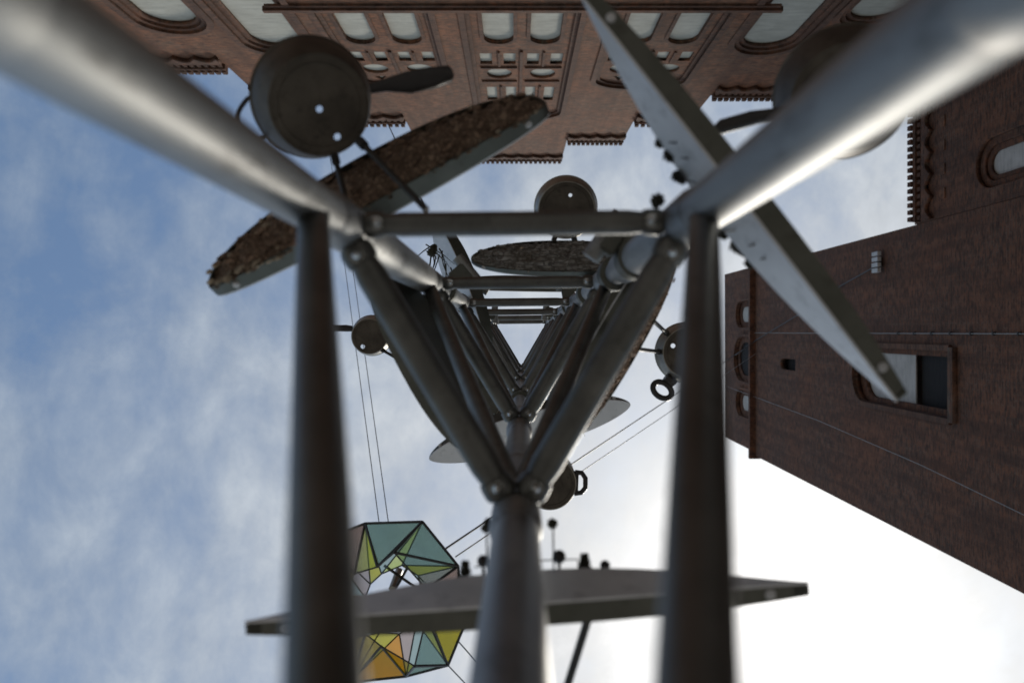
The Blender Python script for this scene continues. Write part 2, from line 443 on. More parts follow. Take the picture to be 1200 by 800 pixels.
for ni, (xc, top, wd) in enumerate(nic):
    # mouldings round the niche, three orders
    moulding(xc, wd, SILL + 0.12, top, 0.75, 0.16, 0.08, 0.05, gable)
    moulding(xc, wd - 0.24, SILL + 0.12, top - 0.12, 0.68, 0.118, 0.06, -0.038, gable)
    sw = 0.82; px_ = 0.64
    wtop = 20.35
    holes = []; fills = []
    for s in (-1, 1):
        a = arch_loop(xc + s * px_, sw, SILL + 0.13, wtop); holes.append(a); fills.append(('blind_window', a))
    scale_h = 1.0
    row1 = (21.12, 21.95); circ = (22.75, 0.44); row2 = (24.0, 25.35)
    if ni: row1 = (21.0, 21.7); circ = None; row2 = None
    for k in range(4):
        x0 = xc + (-1.05 + 0.70 * k)
        a = rect_loop(x0 - 0.18, x0 + 0.18, *row1); holes.append(a); fills.append(('blind_panel', a))
    if circ:
        for s in (-1, 1):
            a = ell_loop(xc + s * 0.68, circ[0], 0.40, circ[1]); holes.append(a); fills.append(('round_panel', a))
        for k in range(4):
            x0 = xc + (-0.96 + 0.64 * k)
            a = rect_loop(x0 - 0.17, x0 + 0.17, *row2); holes.append(a); fills.append(('blind_panel', a))
        for s in (-1, 0, 1):
            a = [(xc + s * 0.72 - 0.24, 25.95), (xc + s * 0.72 + 0.24, 25.95), (xc + s * 0.72, 26.5)]; holes.append(a); fills.append(('small_panel', a))
    else:
        for s in (-1, 1):
            a = ell_loop(xc + s * 0.68, 22.35, 0.40, 0.38); holes.append(a); fills.append(('round_panel', a))
        for s in (-1, 0, 1):
            a = [(xc + s * 0.66 - 0.22, 22.98), (xc + s * 0.66 + 0.22, 22.98), (xc + s * 0.66, 23.4)]; holes.append(a); fills.append(('small_panel', a))
    lp = arch_loop(xc, wd + 0.1, SILL - 0.4, top + 0.04, 14, 0.79)
    hh = []
    for h in holes:
        hh.append(h)
    bm = plate_mesh('niche_wall', [lp] + hh, 0.09, gable_map(-0.10))
    obj('niche_wall', bm, M['brick_x'], gable)
    for nm, a in fills:
        ax = sum(p[0] for p in a) / len(a); ah = sum(p[1] for p in a) / len(a)
        if nm == 'blind_window':
            cxw = (a[0][0] + a[1][0]) / 2
            moulding(cxw, sw, SILL + 0.13, wtop, None, 0.10, 0.06, -0.065, gable, 'window_surround')
        big = [(ax + (p[0] - ax) * 1.06, ah + (p[1] - ah) * 1.04) for p in a]
        infill(nm, big, -0.192, gable)
        if nm in ('blind_panel', 'small_panel'):
            pass
    # little vertical ribs and sills between the panels
    ribs = [(0, 20.9, top - 0.55)]
    for x0, h0, h1 in ribs:
        bmx = bmesh.new(); box(bmx, Vector((xc + x0, -D - 0.075, (h0 + h1) / 2)), X, Y, Z, 0.09, 0.06, h1 - h0)
        obj('niche_rib', bmx, M['brick_mould'], gable)
    for s in (-1, 1):
        bmx = bmesh.new(); box(bmx, Vector((xc + s * 0.66, -D - 0.075, (20.95 + row1[1] + 0.1) / 2)), X, Y, Z, 0.06, 0.05, row1[1] - 20.85)
        obj('niche_rib', bmx, M['brick_mould'], gable)
        if row2:
            for ss, oo in ((s, 0.64),):
                bmx = bmesh.new(); box(bmx, Vector((xc + s * 0.64, -D - 0.075, (row2[0] + row2[1]) / 2)), X, Y, Z, 0.06, 0.05, row2[1] - row2[0] + .3)
                obj('niche_rib', bmx, M['brick_mould'], gable)
            for hz in (22.2, 23.4):
                bmx = bmesh.new(); box(bmx, Vector((xc + s * 0.68, -D - 0.072, hz)), X, Y, Z, 1.12, 0.05, 0.08)
                obj('niche_rib', bmx, M['brick_mould'], gable)

for xc, wd, top, bot in singles:
    moulding(xc, wd + 0.5, bot, top + 0.25, None, 0.17, 0.07, 0.05, gable)
    moulding(xc, wd + 0.24, bot, top + 0.12, None, 0.128, 0.07, -0.03, gable)
    lp = arch_loop(xc, wd + 0.7, bot - 0.3, top + 0.35)
    bm = plate_mesh('reveal', [lp, arch_loop(xc, wd, bot, top)], 0.10, gable_map(-0.10)); obj('reveal', bm, M['brick_mould'], gable)
    infill('blind_window', arch_loop(xc, wd + 0.06, bot - 0.1, top + 0.03), -0.203, gable)

# string course under the three twin windows
bmx = bmesh.new(); box(bmx, Vector((CXg, -D + 0.058, SILL)), X, Y, Z, 2 * 0.80 * D, 0.12, 0.14)
box(bmx, Vector((CXg, -D + 0.028, SILL - 0.14)), X, Y, Z, 2 * 0.79 * D, 0.06, 0.10)
obj('string_course', bmx, M['brick_mould'], gable)

# friezes: zigzag corbels and dentils at the head of each step
def frieze(x0, x1, htop, parent, mp, mat, pitch=0.62):
    L = x1 - x0; n = max(2, round(L / pitch)); p = L / n
    # wavy band
    lower = []
    for i in range(n):
        for k in range(6):
            t = k / 6; lower.append((x0 + (i + t) * p, htop - 1.02 + 0.26 * abs(math.sin(PI * t))))
    lower.append((x1, htop - 1.02))
    lp = lower + [(x1, htop - 0.58), (x0, htop - 0.58)]
    obj('frieze_band', plate_mesh('frieze_band', [lp], 0.13, mp(0.13)), mat, parent)
    bmx = bmesh.new()
    f = mp(0.0)
    def bx(a0, a1, h0, h1, fr):
        vs = [bmx.verts.new(f(a, h, t)) for a in (a0, a1) for h in (h0, h1) for t in (-fr, 0.0)]
        for q in ((0, 1, 3, 2), (4, 6, 7, 5), (0, 4, 5, 1), (2, 3, 7, 6), (0, 2, 6, 4), (1, 5, 7, 3)): bmx.faces.new([vs[i] for i in q])
    m = n * 3
    for i in range(m):
        a = x0 + (i + 0.5) * L / m
        bx(a - 0.055, a + 0.055, htop - 0.50, htop - 0.32, 0.11)
        bx(a - 0.065, a + 0.065, htop - 0.17, htop + 0.02, 0.20)
    o = obj('dentil_rows', bmx, mat, parent); o['kind'] = 'stuff'
    bmx = bmesh.new()
    bx(x0 + 0.002, x1 - 0.002, htop - 0.315, htop - 0.175, 0.15)
    obj('cornice_ledge', bmx, mat, parent)

frieze(CXg - steps[0][0] * D, CXg + steps[0][0] * D, steps[0][1] * D, gable, gable_map, M['brick_mould'])
for i in (1, 2, 3):
    for s in (-1, 1):
        a, b_ = CXg + s * steps[i - 1][0] * D, CXg + s * steps[i][0] * D
        frieze(min(a, b_) + (0.004), max(a, b_), steps[i][1] * D, gable, gable_map, M['brick_mould'])
frieze(CXg - 1.42 * D, CXg - steps[3][0] * D, steps[4][1] * D, gable, gable_map, M['brick_mould'])
frieze(CXg + steps[3][0] * D, CXg + 11.6, steps[4][1] * D, gable, gable_map, M['brick_mould'])
# slit drain holes near the top
# ------------------------------------------------------------------ nave wall (image right), plane x = 12
E = 12.0
def side_map(front): return lambda a, b, t: Vector((E - front + t, a, b))
nave = thing('nave_wall', 'dark brick side wall with corbelled eaves between the gable and the tower', 'building', (E, -5.6, GZ))
nw = [(-4.27, 0.62, 18.55)]
nl = [[(-8.9, GZ), (-3.22, GZ), (-3.22, 21.75), (-8.9, 21.75)]]
for yc, wd, top in nw: nl.append(arch_loop(yc, wd + 0.66, 9, top + 0.33))
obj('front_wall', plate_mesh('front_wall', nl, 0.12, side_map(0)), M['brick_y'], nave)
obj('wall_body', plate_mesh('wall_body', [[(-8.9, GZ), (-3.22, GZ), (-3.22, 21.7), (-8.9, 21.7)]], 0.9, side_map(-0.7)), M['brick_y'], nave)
for yc, wd, top in nw:
    obj('reveal', plate_mesh('reveal', [arch_loop(yc, wd + 0.8, 8.7, top + 0.42), arch_loop(yc, wd + 0.3, 9, top + 0.15)], 0.07, side_map(-0.121)), M['brick_y'], nave)
    obj('inner_reveal', plate_mesh('inner_reveal', [arch_loop(yc, wd + 0.5, 8.7, top + 0.22), arch_loop(yc, wd, 9, top)], 0.07, side_map(-0.192)), M['brick_y'], nave)
    obj('blind_window', plate_mesh('blind_window', [arch_loop(yc, wd + 0.1, 8.8, top + 0.05)], 0.05, side_map(-0.263)), M['plaster_grey'], nave)
frieze(-8.3, -3.26, 21.78, nave, side_map, M['brick_y'], 0.67)
for k in range(7):
    y0 = -7.9 + 0.67 * k
    obj('corbel_panel', plate_mesh('corbel_panel', [arch_loop(y0, 0.30, 20.2, 20.46)], 0.03, side_map(0.032)), M['brick_x'], nave)

# ------------------------------------------------------------------ tower
T0, T1 = -3.2, 6.16
tower = thing('brick_tower', 'tall dark brick church tower with narrow arched windows on the right', 'building', (E, 1.5, GZ))
LED = 36.15
big_w = (1.45, 1.45, 19.95, 25.1)
loops = [[(T0, GZ), (T1, GZ), (T1, LED), (T0, LED)], arch_loop(1.45, 1.86, 19.9, 25.6, 14, 0.8),
         arch_loop(1.42, 0.50, 31.0, 32.75)]
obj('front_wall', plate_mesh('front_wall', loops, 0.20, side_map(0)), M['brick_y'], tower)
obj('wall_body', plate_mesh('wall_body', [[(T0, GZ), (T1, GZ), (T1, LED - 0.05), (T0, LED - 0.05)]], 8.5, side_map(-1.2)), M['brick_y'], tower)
obj('window_reveal', plate_mesh('window_reveal', [arch_loop(1.45, 2.1, 19.7, 25.8, 14, 0.9), arch_loop(1.45, 1.5, 19.95, 25.25, 14, 0.66)], 0.14, side_map(-0.21)), M['brick_y'], tower)
obj('window_sill', plate_mesh('window_sill', [rect_loop(0.42, 2.48, 19.66, 19.88)], 0.22, side_map(0.14)), M['brick_mould'], tower)
obj('window_infill', plate_mesh('window_infill', [arch_loop(1.45, 1.56, 22.35, 25.3, 14, 0.68)], 0.05, side_map(-0.36)), M['plaster_grey'], tower)
obj('opening_shade_plate', plate_mesh('opening_shade_plate', [rect_loop(0.6, 2.3, 19.8, 22.35)], 0.05, side_map(-0.55)), M['dark'], tower)  # solid dark plate painting the unlit inside of the belfry
obj('slot_shade_plate', plate_mesh('slot_shade_plate', [rect_loop(1.0, 1.9, 30.8, 33.0)], 0.05, side_map(-0.35)), M['dark'], tower)  # dark plate standing in for shade at the back of the slot
# jamb moulding round the large window
def side_frame(yc, wd, h0, h1, rise, th, dep, front, parent, name, mat):
    bmx = bmesh.new(); f = side_map(front)
    o = arch_loop(yc, wd + 2 * th, h0, h1 + th, 14, (rise or wd / 2) + th * .8); i = arch_loop(yc, wd, h0, h1, 14, rise)
    oo = [o[0]] + list(reversed(o[2:])) + [o[1]]; ii = [i[0]] + list(reversed(i[2:])) + [i[1]]
    prev = None
    for (ax, ah), (bx_, bh) in zip(oo, ii):
        q = [bmx.verts.new(f(ax, ah, 0)), bmx.verts.new(f(bx_, bh, 0)), bmx.verts.new(f(bx_, bh, dep)), bmx.verts.new(f(ax, ah, dep))]
        if prev:
            for k in range(4): bmx.faces.new((prev[k], prev[(k + 1) % 4], q[(k + 1) % 4], q[k]))
        else: bmx.faces.new(q)
        prev = q
    bmx.faces.new(list(reversed(prev)))
    return obj(name, bmx, mat, parent)
side_frame(1.45, 1.86, 19.9, 25.6, 0.8, 0.16, 0.12, 0.10, tower, 'window_moulding', M['brick_mould'])
# ledge and top storey, slightly set back
tw = [(-0.93, 0.80, 38.95, 0), (1.42, 1.75, 39.3, 1), (3.75, 0.80, 38.95, 0)]
lp2 = [[(T0 - 0.1, LED + 0.2), (T1 - 0.15, LED + 0.2), (T1 - 0.15, 41.6), (T0 - 0.1, 41.6)]]
for yc, wd, top, dk in tw: lp2.append(arch_loop(yc, wd + 0.6, LED + 0.22, top + 0.3))
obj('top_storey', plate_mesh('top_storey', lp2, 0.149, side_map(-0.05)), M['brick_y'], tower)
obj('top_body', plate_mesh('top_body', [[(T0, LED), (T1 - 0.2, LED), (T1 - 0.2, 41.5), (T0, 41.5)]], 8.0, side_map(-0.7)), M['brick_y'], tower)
for yc, wd, top, dk in tw:
    side_frame(yc, wd + 0.6, LED + 0.22, top + 0.3, None, 0.14, 0.1, 0.04, tower, 'window_moulding', M['brick_y'])
    obj('window_reveal', plate_mesh('window_reveal', [arch_loop(yc, wd + 0.8, LED, top + 0.4), arch_loop(yc, wd, LED + 0.1, top)], 0.06, side_map(-0.20)), M['brick_y'], tower)
    obj('opening_shade_plate' if dk else 'window_infill', plate_mesh('w', [arch_loop(yc, wd + 0.1, LED, top + 0.05)], 0.05, side_map(-0.30 if dk else -0.262)), M['dark' if dk else 'plaster_grey'], tower)  # middle window gets a dark plate in place of its inner shade
bmx = bmesh.new(); box(bmx, Vector((E - 0.02, (T0 + T1) / 2, LED + 0.1)), X, Y, Z, 0.52, T1 - T0 + 0.3, 0.22)
obj('ledge', bmx, M['brick_y'], tower)
# rainwater pipe / lightning conductor with clips
bmx = bmesh.new(); tube(bmx, [Vector((E - 0.06, 0.04, GZ)), Vector((E - 0.06, 0.04, LED - 0.02))], 0.011, 8)
cond = obj('lightning_conductor', bmx, M['pale_cable'], tower)
for k in range(9):
    bmx = bmesh.new(); box(bmx, Vector((E - 0.04, 0.04, 15.4 + k * 0.9)), X, Y, Z, 0.08, 0.09, 0.05)
    obj('conductor_clip', bmx, M['rod'], tower)

# lamp on the tower
lampt = thing('wall_lamp', 'small pale slatted lamp fixed high on the dark tower wall', 'lamp', P(1031, 309, 23.6))
lc = Vector((E - 0.18, -2.28, 23.7)); lampt.location = lc
bmx = bmesh.new(); box(bmx, lc + X * 0.1, X, Y, Z, 0.14, 0.30, 0.12); obj('bracket', bmx, M['rod'], lampt)
for k in range(4):
    bmx = bmesh.new(); box(bmx, lc + Y * (-0.27 + 0.18 * k), X, Y, Z, 0.12, 0.13, 0.38); obj('lamp_segment', bmx, M['lamp'], lampt)

def cable(name, pts, r, mat, label, cat='cable', sag=0.0, group=None):
    bmx = bmesh.new()
    if len(pts) == 2 and sag:
        a, b_ = pts; pts = [a.lerp(b_, i / 20) - Z * (4 * sag * (i / 20) * (1 - i / 20)) for i in range(21)]
    tube(bmx, pts, r, 6)
    c0 = pts[0].copy()
    o = obj(name, bmx, M[mat], None, 1.0); tag(o, label, cat, group); return o

def onT(u, v, off=0.1):
    z = (E - off) * F / (u - VX); return P(u, v, z)
cable('lamp_cable', [onT(862, 416), onT(885, 399), onT(940, 366), onT(985, 335), onT(1028, 311)], 0.022, 'cable', 'thin dark cable running across the tower wall up to the pale lamp')
cable('tower_cable', [onT(850, 452), onT(960, 493), onT(1080, 545), onT(1200, 603), onT(1350, 675)], 0.009, 'pale_cable', 'thin pale cable slanting down across the tower below the large arched window')

# ------------------------------------------------------------------ stained-glass lantern hung between the buildings
LZ = 9.0
lc = P(452, 706, LZ)
lan = thing('glass_lantern', 'large faceted lantern of yellow, teal and rose glass triangles in black frames at lower left', 'lantern', lc)
def lp_(u, v, z): return P(u, v, z)
outer = [P(428, 613, 9.0), P(495, 611, 8.7), P(537, 663, 8.8), P(543, 735, 8.9), P(525, 779, 8.7), P(476, 792, 9.0), P(410, 799, 9.0), P(362, 760, 9.2), P(352, 690, 9.1), P(378, 632, 9.0)]
lowr = [P(442, 664, 8.4), P(462, 647, 8.3), P(500, 690, 8.5), P(500, 722, 8.4), P(486, 780, 8.2), P(447, 757, 8.5), P(428, 742, 8.4), P(405, 720, 8.4), P(402, 690, 8.4), P(415, 672, 8.5)]
uppr = [P(447, 672, 9.8), P(471, 662, 9.8), P(490, 674, 9.8), P(496, 700, 9.8), P(488, 728, 9.9), P(468, 742, 9.8), P(445, 740, 9.8), P(430, 724, 9.8), P(428, 700, 9.8), P(434, 684, 9.8)]
gcols = ['g_teal', 'g_teal', 'g_pink', 'g_yellow', 'g_teal', 'g_yellow', 'g_pink', 'g_teal', 'g_green', 'g_pink']
edges = set()
V = outer + lowr + uppr
def pane(i, j, k, mat):
    a, b_, c = V[i], V[j], V[k]
    ctr = (a + b_ + c) / 3
    n = (b_ - a).cross(c - a).normalized() * 0.004
    bmx = bmesh.new()
    pts = [ctr + (p - ctr) * 0.97 for p in (a, b_, c)]
    A = [bmx.verts.new(p + n) for p in pts]; B = [bmx.verts.new(p - n) for p in pts]
    bmx.faces.new(A); bmx.faces.new(list(reversed(B)))
    for q in range(3): bmx.faces.new((A[q], B[q], B[(q + 1) % 3], A[(q + 1) % 3]))
    obj('pane', bmx, M[mat], lan)
    for e in ((i, j), (j, k), (i, k)): edges.add(tuple(sorted(e)))
n = 10
for i in range(n):
    j = (i + 1) % n
    skip = i in (1,)
    pane(i, j, n + i, gcols[i])
    pane(j, n + i, n + j, gcols[(i * 3 + 1) % n])
    pane(i, j, 2 * n + i, ['g_teal', 'g_teal', 'g_pink', 'g_yellow', 'g_teal', 'g_orange', 'g_yellow', 'g_pink', 'g_teal', 'g_pink'][i])
    pane(j, 2 * n + i, 2 * n + j, ['g_green', 'g_yellow', 'g_pink', 'g_yellow', 'g_pink', 'g_yellow', 'g_teal', 'g_yellow', 'g_pink', 'g_yellow'][i])
for i, j in edges:
    bmx = bmesh.new(); tube(bmx, [V[i], V[j]], 0.017 if min(i, j) < n and max(i, j) < 2 * n else 0.010, 6)
    obj('frame_bar', bmx, M['cable'], lan)
# small bulb holder seen through the hole
bmx = bmesh.new(); tube(bmx, [P(468, 668, 10.2), P(460, 690, 9.9)], 0.055, 10); obj('bulb_holder', bmx, M['pot'], lan)
bmx = bmesh.new(); tube(bmx, [P(450, 662, 9.9), P(490, 690, 9.9)], 0.02, 6); tube(bmx, [P(478, 664, 9.9), P(462, 692, 9.9)], 0.02, 6); obj('cross_wire', bmx, M['cable'], lan)

cable('suspension_cable', [P(444, 611, 9.0), P(388, 190, 19.0), P(380, 128, 25)], 0.006, 'cable', 'left of the two thin wires running from the glass lantern up to the gable', group='lantern wires')
cable('suspension_cable', [P(455, 611, 9.0), P(396, 190, 19.0), P(386, 128, 25)], 0.006, 'cable', 'right of the two thin wires running from the glass lantern up to the gable', group='lantern wires')
cable('suspension_cable', [P(523, 642, 8.8), P(886, 399, 36.0)], 0.013, 'cable', 'dark upper wire from the glass lantern slanting right to the tower', group='lantern wires')
cable('suspension_cable', [P(534, 652, 8.8), P(886, 414, 36.0)], 0.009, 'pale_cable', 'pale lower wire from the glass lantern slanting right to the tower', group='lantern wires')
cable('suspension_cable', [P(525, 779, 8.7), P(640, 900, 12.0)], 0.009, 'cable', 'lower wire leaving the bottom corner of the glass lantern', group='lantern wires')
cable('suspension_cable', [P(538, 752, 8.8), P(660, 890, 12.0)], 0.009, 'cable', 'wire leaving the lower right edge of the glass lantern', group='lantern wires')
cable('suspension_cable', [P(452, 140, 26.5), P(478, 195, 16), P(520, 300, 9)], 0.018, 'cable', 'short dark cable from the gable frieze down behind the bark tray', group='lantern wires')

# ------------------------------------------------------------------ lattice mast
mast = thing('lattice_mast', 'triangular aluminium lattice mast seen from inside looking up', 'mast', (0, 0, GZ))
LX, LY = (612 - VX) / F, (400 - VY) / F         # lean of the mast
def nd(c, z):
    b = {'L': (-0.212, -0.136), 'R': (0.193, -0.140), 'B': (-0.007, 0.205)}[c]
    return Vector((b[0] + LX * z, b[1] + LY * z, z))
LV = 0.85
TOP = 6
for c in 'LRB':
    bmx = bmesh.new()
    zs = [GZ + 0.02, 0.0, TOP * LV + 0.02]
    tube(bmx, [nd(c, z) for z in zs], 0.025, 40)
    obj('chord', bmx, M['alu'], mast, 0.8)
    for k in range(-1, TOP + 1):
        z = k * LV
        if k == 0: z = -0.05
        bmx = bmesh.new()
        a, b_ = nd(c, z - 0.075), nd(c, z + 0.055)
        tube(bmx, [a, a.lerp(b_, 0.12), a.lerp(b_, 0.9), b_], [0.0255, 0.0295, 0.0295, 0.0255], 40)
        obj('coupler', bmx, M['alu'], mast, 0.9)
        # spigot bead further up the chord
        bmx = bmesh.new()
        a = nd(c, z + 0.30); b_ = nd(c, z + 0.34)
        tube(bmx, [a, a.lerp(b_, .3), a.lerp(b_, .7), b_], [0.0252, 0.0275, 0.0275, 0.0252], 32)
        obj('weld_bead', bmx, M['alu'], mast, 0.9)
    bmx = bmesh.new(); lathe(bmx, [(0.001, 0), (0.07, 0), (0.07, 0.012), (0.001, 0.012)], nd(c, GZ + 0.001), Z, 24)
    obj('base_plate', bmx, M['alu_brace'], mast)

def bolt(p, d, parent, r=0.009):
    bmx = bmesh.new(); x, y, a = frame(d)
    rings = lathe(bmx, [(r, 0), (r, 0.006), (r * 0.6, 0.0085), (0.0005, 0.009)], p, d, 6)
    lathe(bmx, [(r * 1.5, 0), (r * 1.5, 0.0022), (r * 0.9, 0.0025)], p, d, 16)
    return obj('bolt', bmx, M['steel'], parent)

def brace(a, b_, r, name, trim=0.02):
    d = (b_ - a).normalized()
    a2 = a + d * trim; b2 = b_ - d * trim
    bmx = bmesh.new()
    L = (b2 - a2).length
    pts = [a2, a2 + d * 0.03, a2 + d * 0.05, b2 - d * 0.05, b2 - d * 0.03, b2]
    tube(bmx, pts, [r * 0.8, r * 0.85, r, r, r * 0.85, r * 0.8], 24)
    o = obj(name, bmx, M['alu_brace'], mast, 0.9)
    for p, q in ((a2 + d * (0.010 if trim else 0.02), 1), (b2 - d * (0.010 if trim else 0.02), -1)):
        bmx = bmesh.new(); tube(bmx, [p, p + d * q * 0.006, p + d * q * 0.016, p + d * q * 0.022], [r * 1.01, r * 1.10, r * 1.08, r * 1.005], 20)
        obj('end_collar', bmx, M['alu_brace'], mast, 0.9)
    return o
for k in range(-1, TOP + 1):
    z = k * LV if k else -0.06
    for c1, c2 in (('L', 'R'), ('L', 'B'), ('R', 'B')):
        a, b_ = nd(c1, z), nd(c2, z)
        brace(a, b_, 0.0145 if c1 + c2 == 'LR' else 0.0185, 'cross_brace')
        if k > 0:
            dd = (b_ - a).normalized()
            bolt(a + dd * 0.043 - Z * (0.0125 if c1 + c2 == 'LR' else 0.0165), -Z, mast, 0.0052); bolt(b_ - dd * 0.043 - Z * (0.0125 if c1 + c2 == 'LR' else 0.0165), -Z, mast, 0.0052)
    if k == TOP: continue
    for c in 'LR':
        s = -1 if c == 'L' else 1
        if k == 0:
            if c == 'L': a, b_ = Vector((-0.020, 0.205, 0.0875)) + Vector((LX, LY, 0)) * 0.0875, nd('L', 0.735)
            else: a, b_ = Vector((0.010, 0.205, 0.053)) + Vector((LX, LY, 0)) * 0.05, nd('R', 0.77)
        else:
            a, b_ = nd('B', z + 0.09), nd(c, z + LV - 0.10)
        brace(a, b_, 0.0145, 'diagonal_brace', 0.0)

for c, za, zb in (('L', 0.93, 1.58), ('R', 0.93, 1.40)):
    bmx = bmesh.new(); a, b_ = nd(c, za), nd(c, zb)
    tube(bmx, [a, a.lerp(b_, .04), a.lerp(b_, .96), b_], [0.0255, 0.0310, 0.0300, 0.0255], 36)
    obj('chord_sleeve', bmx, M['alu'], mast, 0.9)
# clamp plates round the right chord
def clamp(c, z, size, rot):
    a = nd(c, z)
    t = mast
    x = Vector((math.cos(rot), math.sin(rot), 0)); y = Vector((-math.sin(rot), math.cos(rot), 0))
    bmx = bmesh.new(); lathe(bmx, [(0.0255, -0.03), (0.036, -0.028), (0.036, 0.028), (0.0255, 0.03)], a, Z, 28)
    obj('clamp_ring', bmx, M['zinc'], t, 0.6)
    bmx = bmesh.new(); box(bmx, a + x * (0.036 + size / 2), x, y, Z, size, 0.05, 0.045)
    bmesh.ops.bevel(bmx, geom=bmx.edges[:], offset=0.004, segments=2, affect='EDGES')
    obj('clamp_jaw', bmx, M['zinc'], t, 0.7)
    bmx = bmesh.new(); tube(bmx, [a + x * (0.036 + size) - y * 0.045, a + x * (0.036 + size) + y * 0.045], 0.016, 18)
    obj('clamp_pin', bmx, M['alu'], t, 0.7)
clamp('R', 1.22, 0.028, R(215)); clamp('R', 1.50, 0.045, R(-70)); clamp('L', 1.95, 0.05, R(-40)); clamp('R', 2.1, 0.05, R(-60))
clamp('L', 2.75, 0.05, R(-60)); clamp('R', 2.9, 0.05, R(-100)); clamp('B', 2.5, 0.05, R(60)); clamp('B', 3.6, 0.05, R(110)); clamp('L', 3.6, 0.04, R(0)); clamp('R', 3.7, 0.04, R(190))

# ------------------------------------------------------------------ leaf-shaped trays
BARKM = []
def bark_chip_mesh(seed, sx, sy, sz):
    rng = random.Random(seed)
    bmx = bmesh.new(); bmesh.ops.create_icosphere(bmx, subdivisions=1, radius=1)
    for v in bmx.verts:
        k = 0.75 + 0.5 * rng.random()
        v.co = Vector((v.co.x * sx * k, v.co.y * sy * k, v.co.z * sz * k))
    me = bpy.data.meshes.new('bark_chip'); bmx.to_mesh(me); bmx.free(); return me
chip_sets = {}
for nm in ('bark', 'bark_grey', 'wood'):
    L = []
    for s in range(6):
        me = bark_chip_mesh(s * 7 + len(nm), 0.016 if nm != 'wood' else 0.011, 0.008, 0.0035); me.materials.append(M[nm]); L.append(me)
    chip_sets[nm] = L

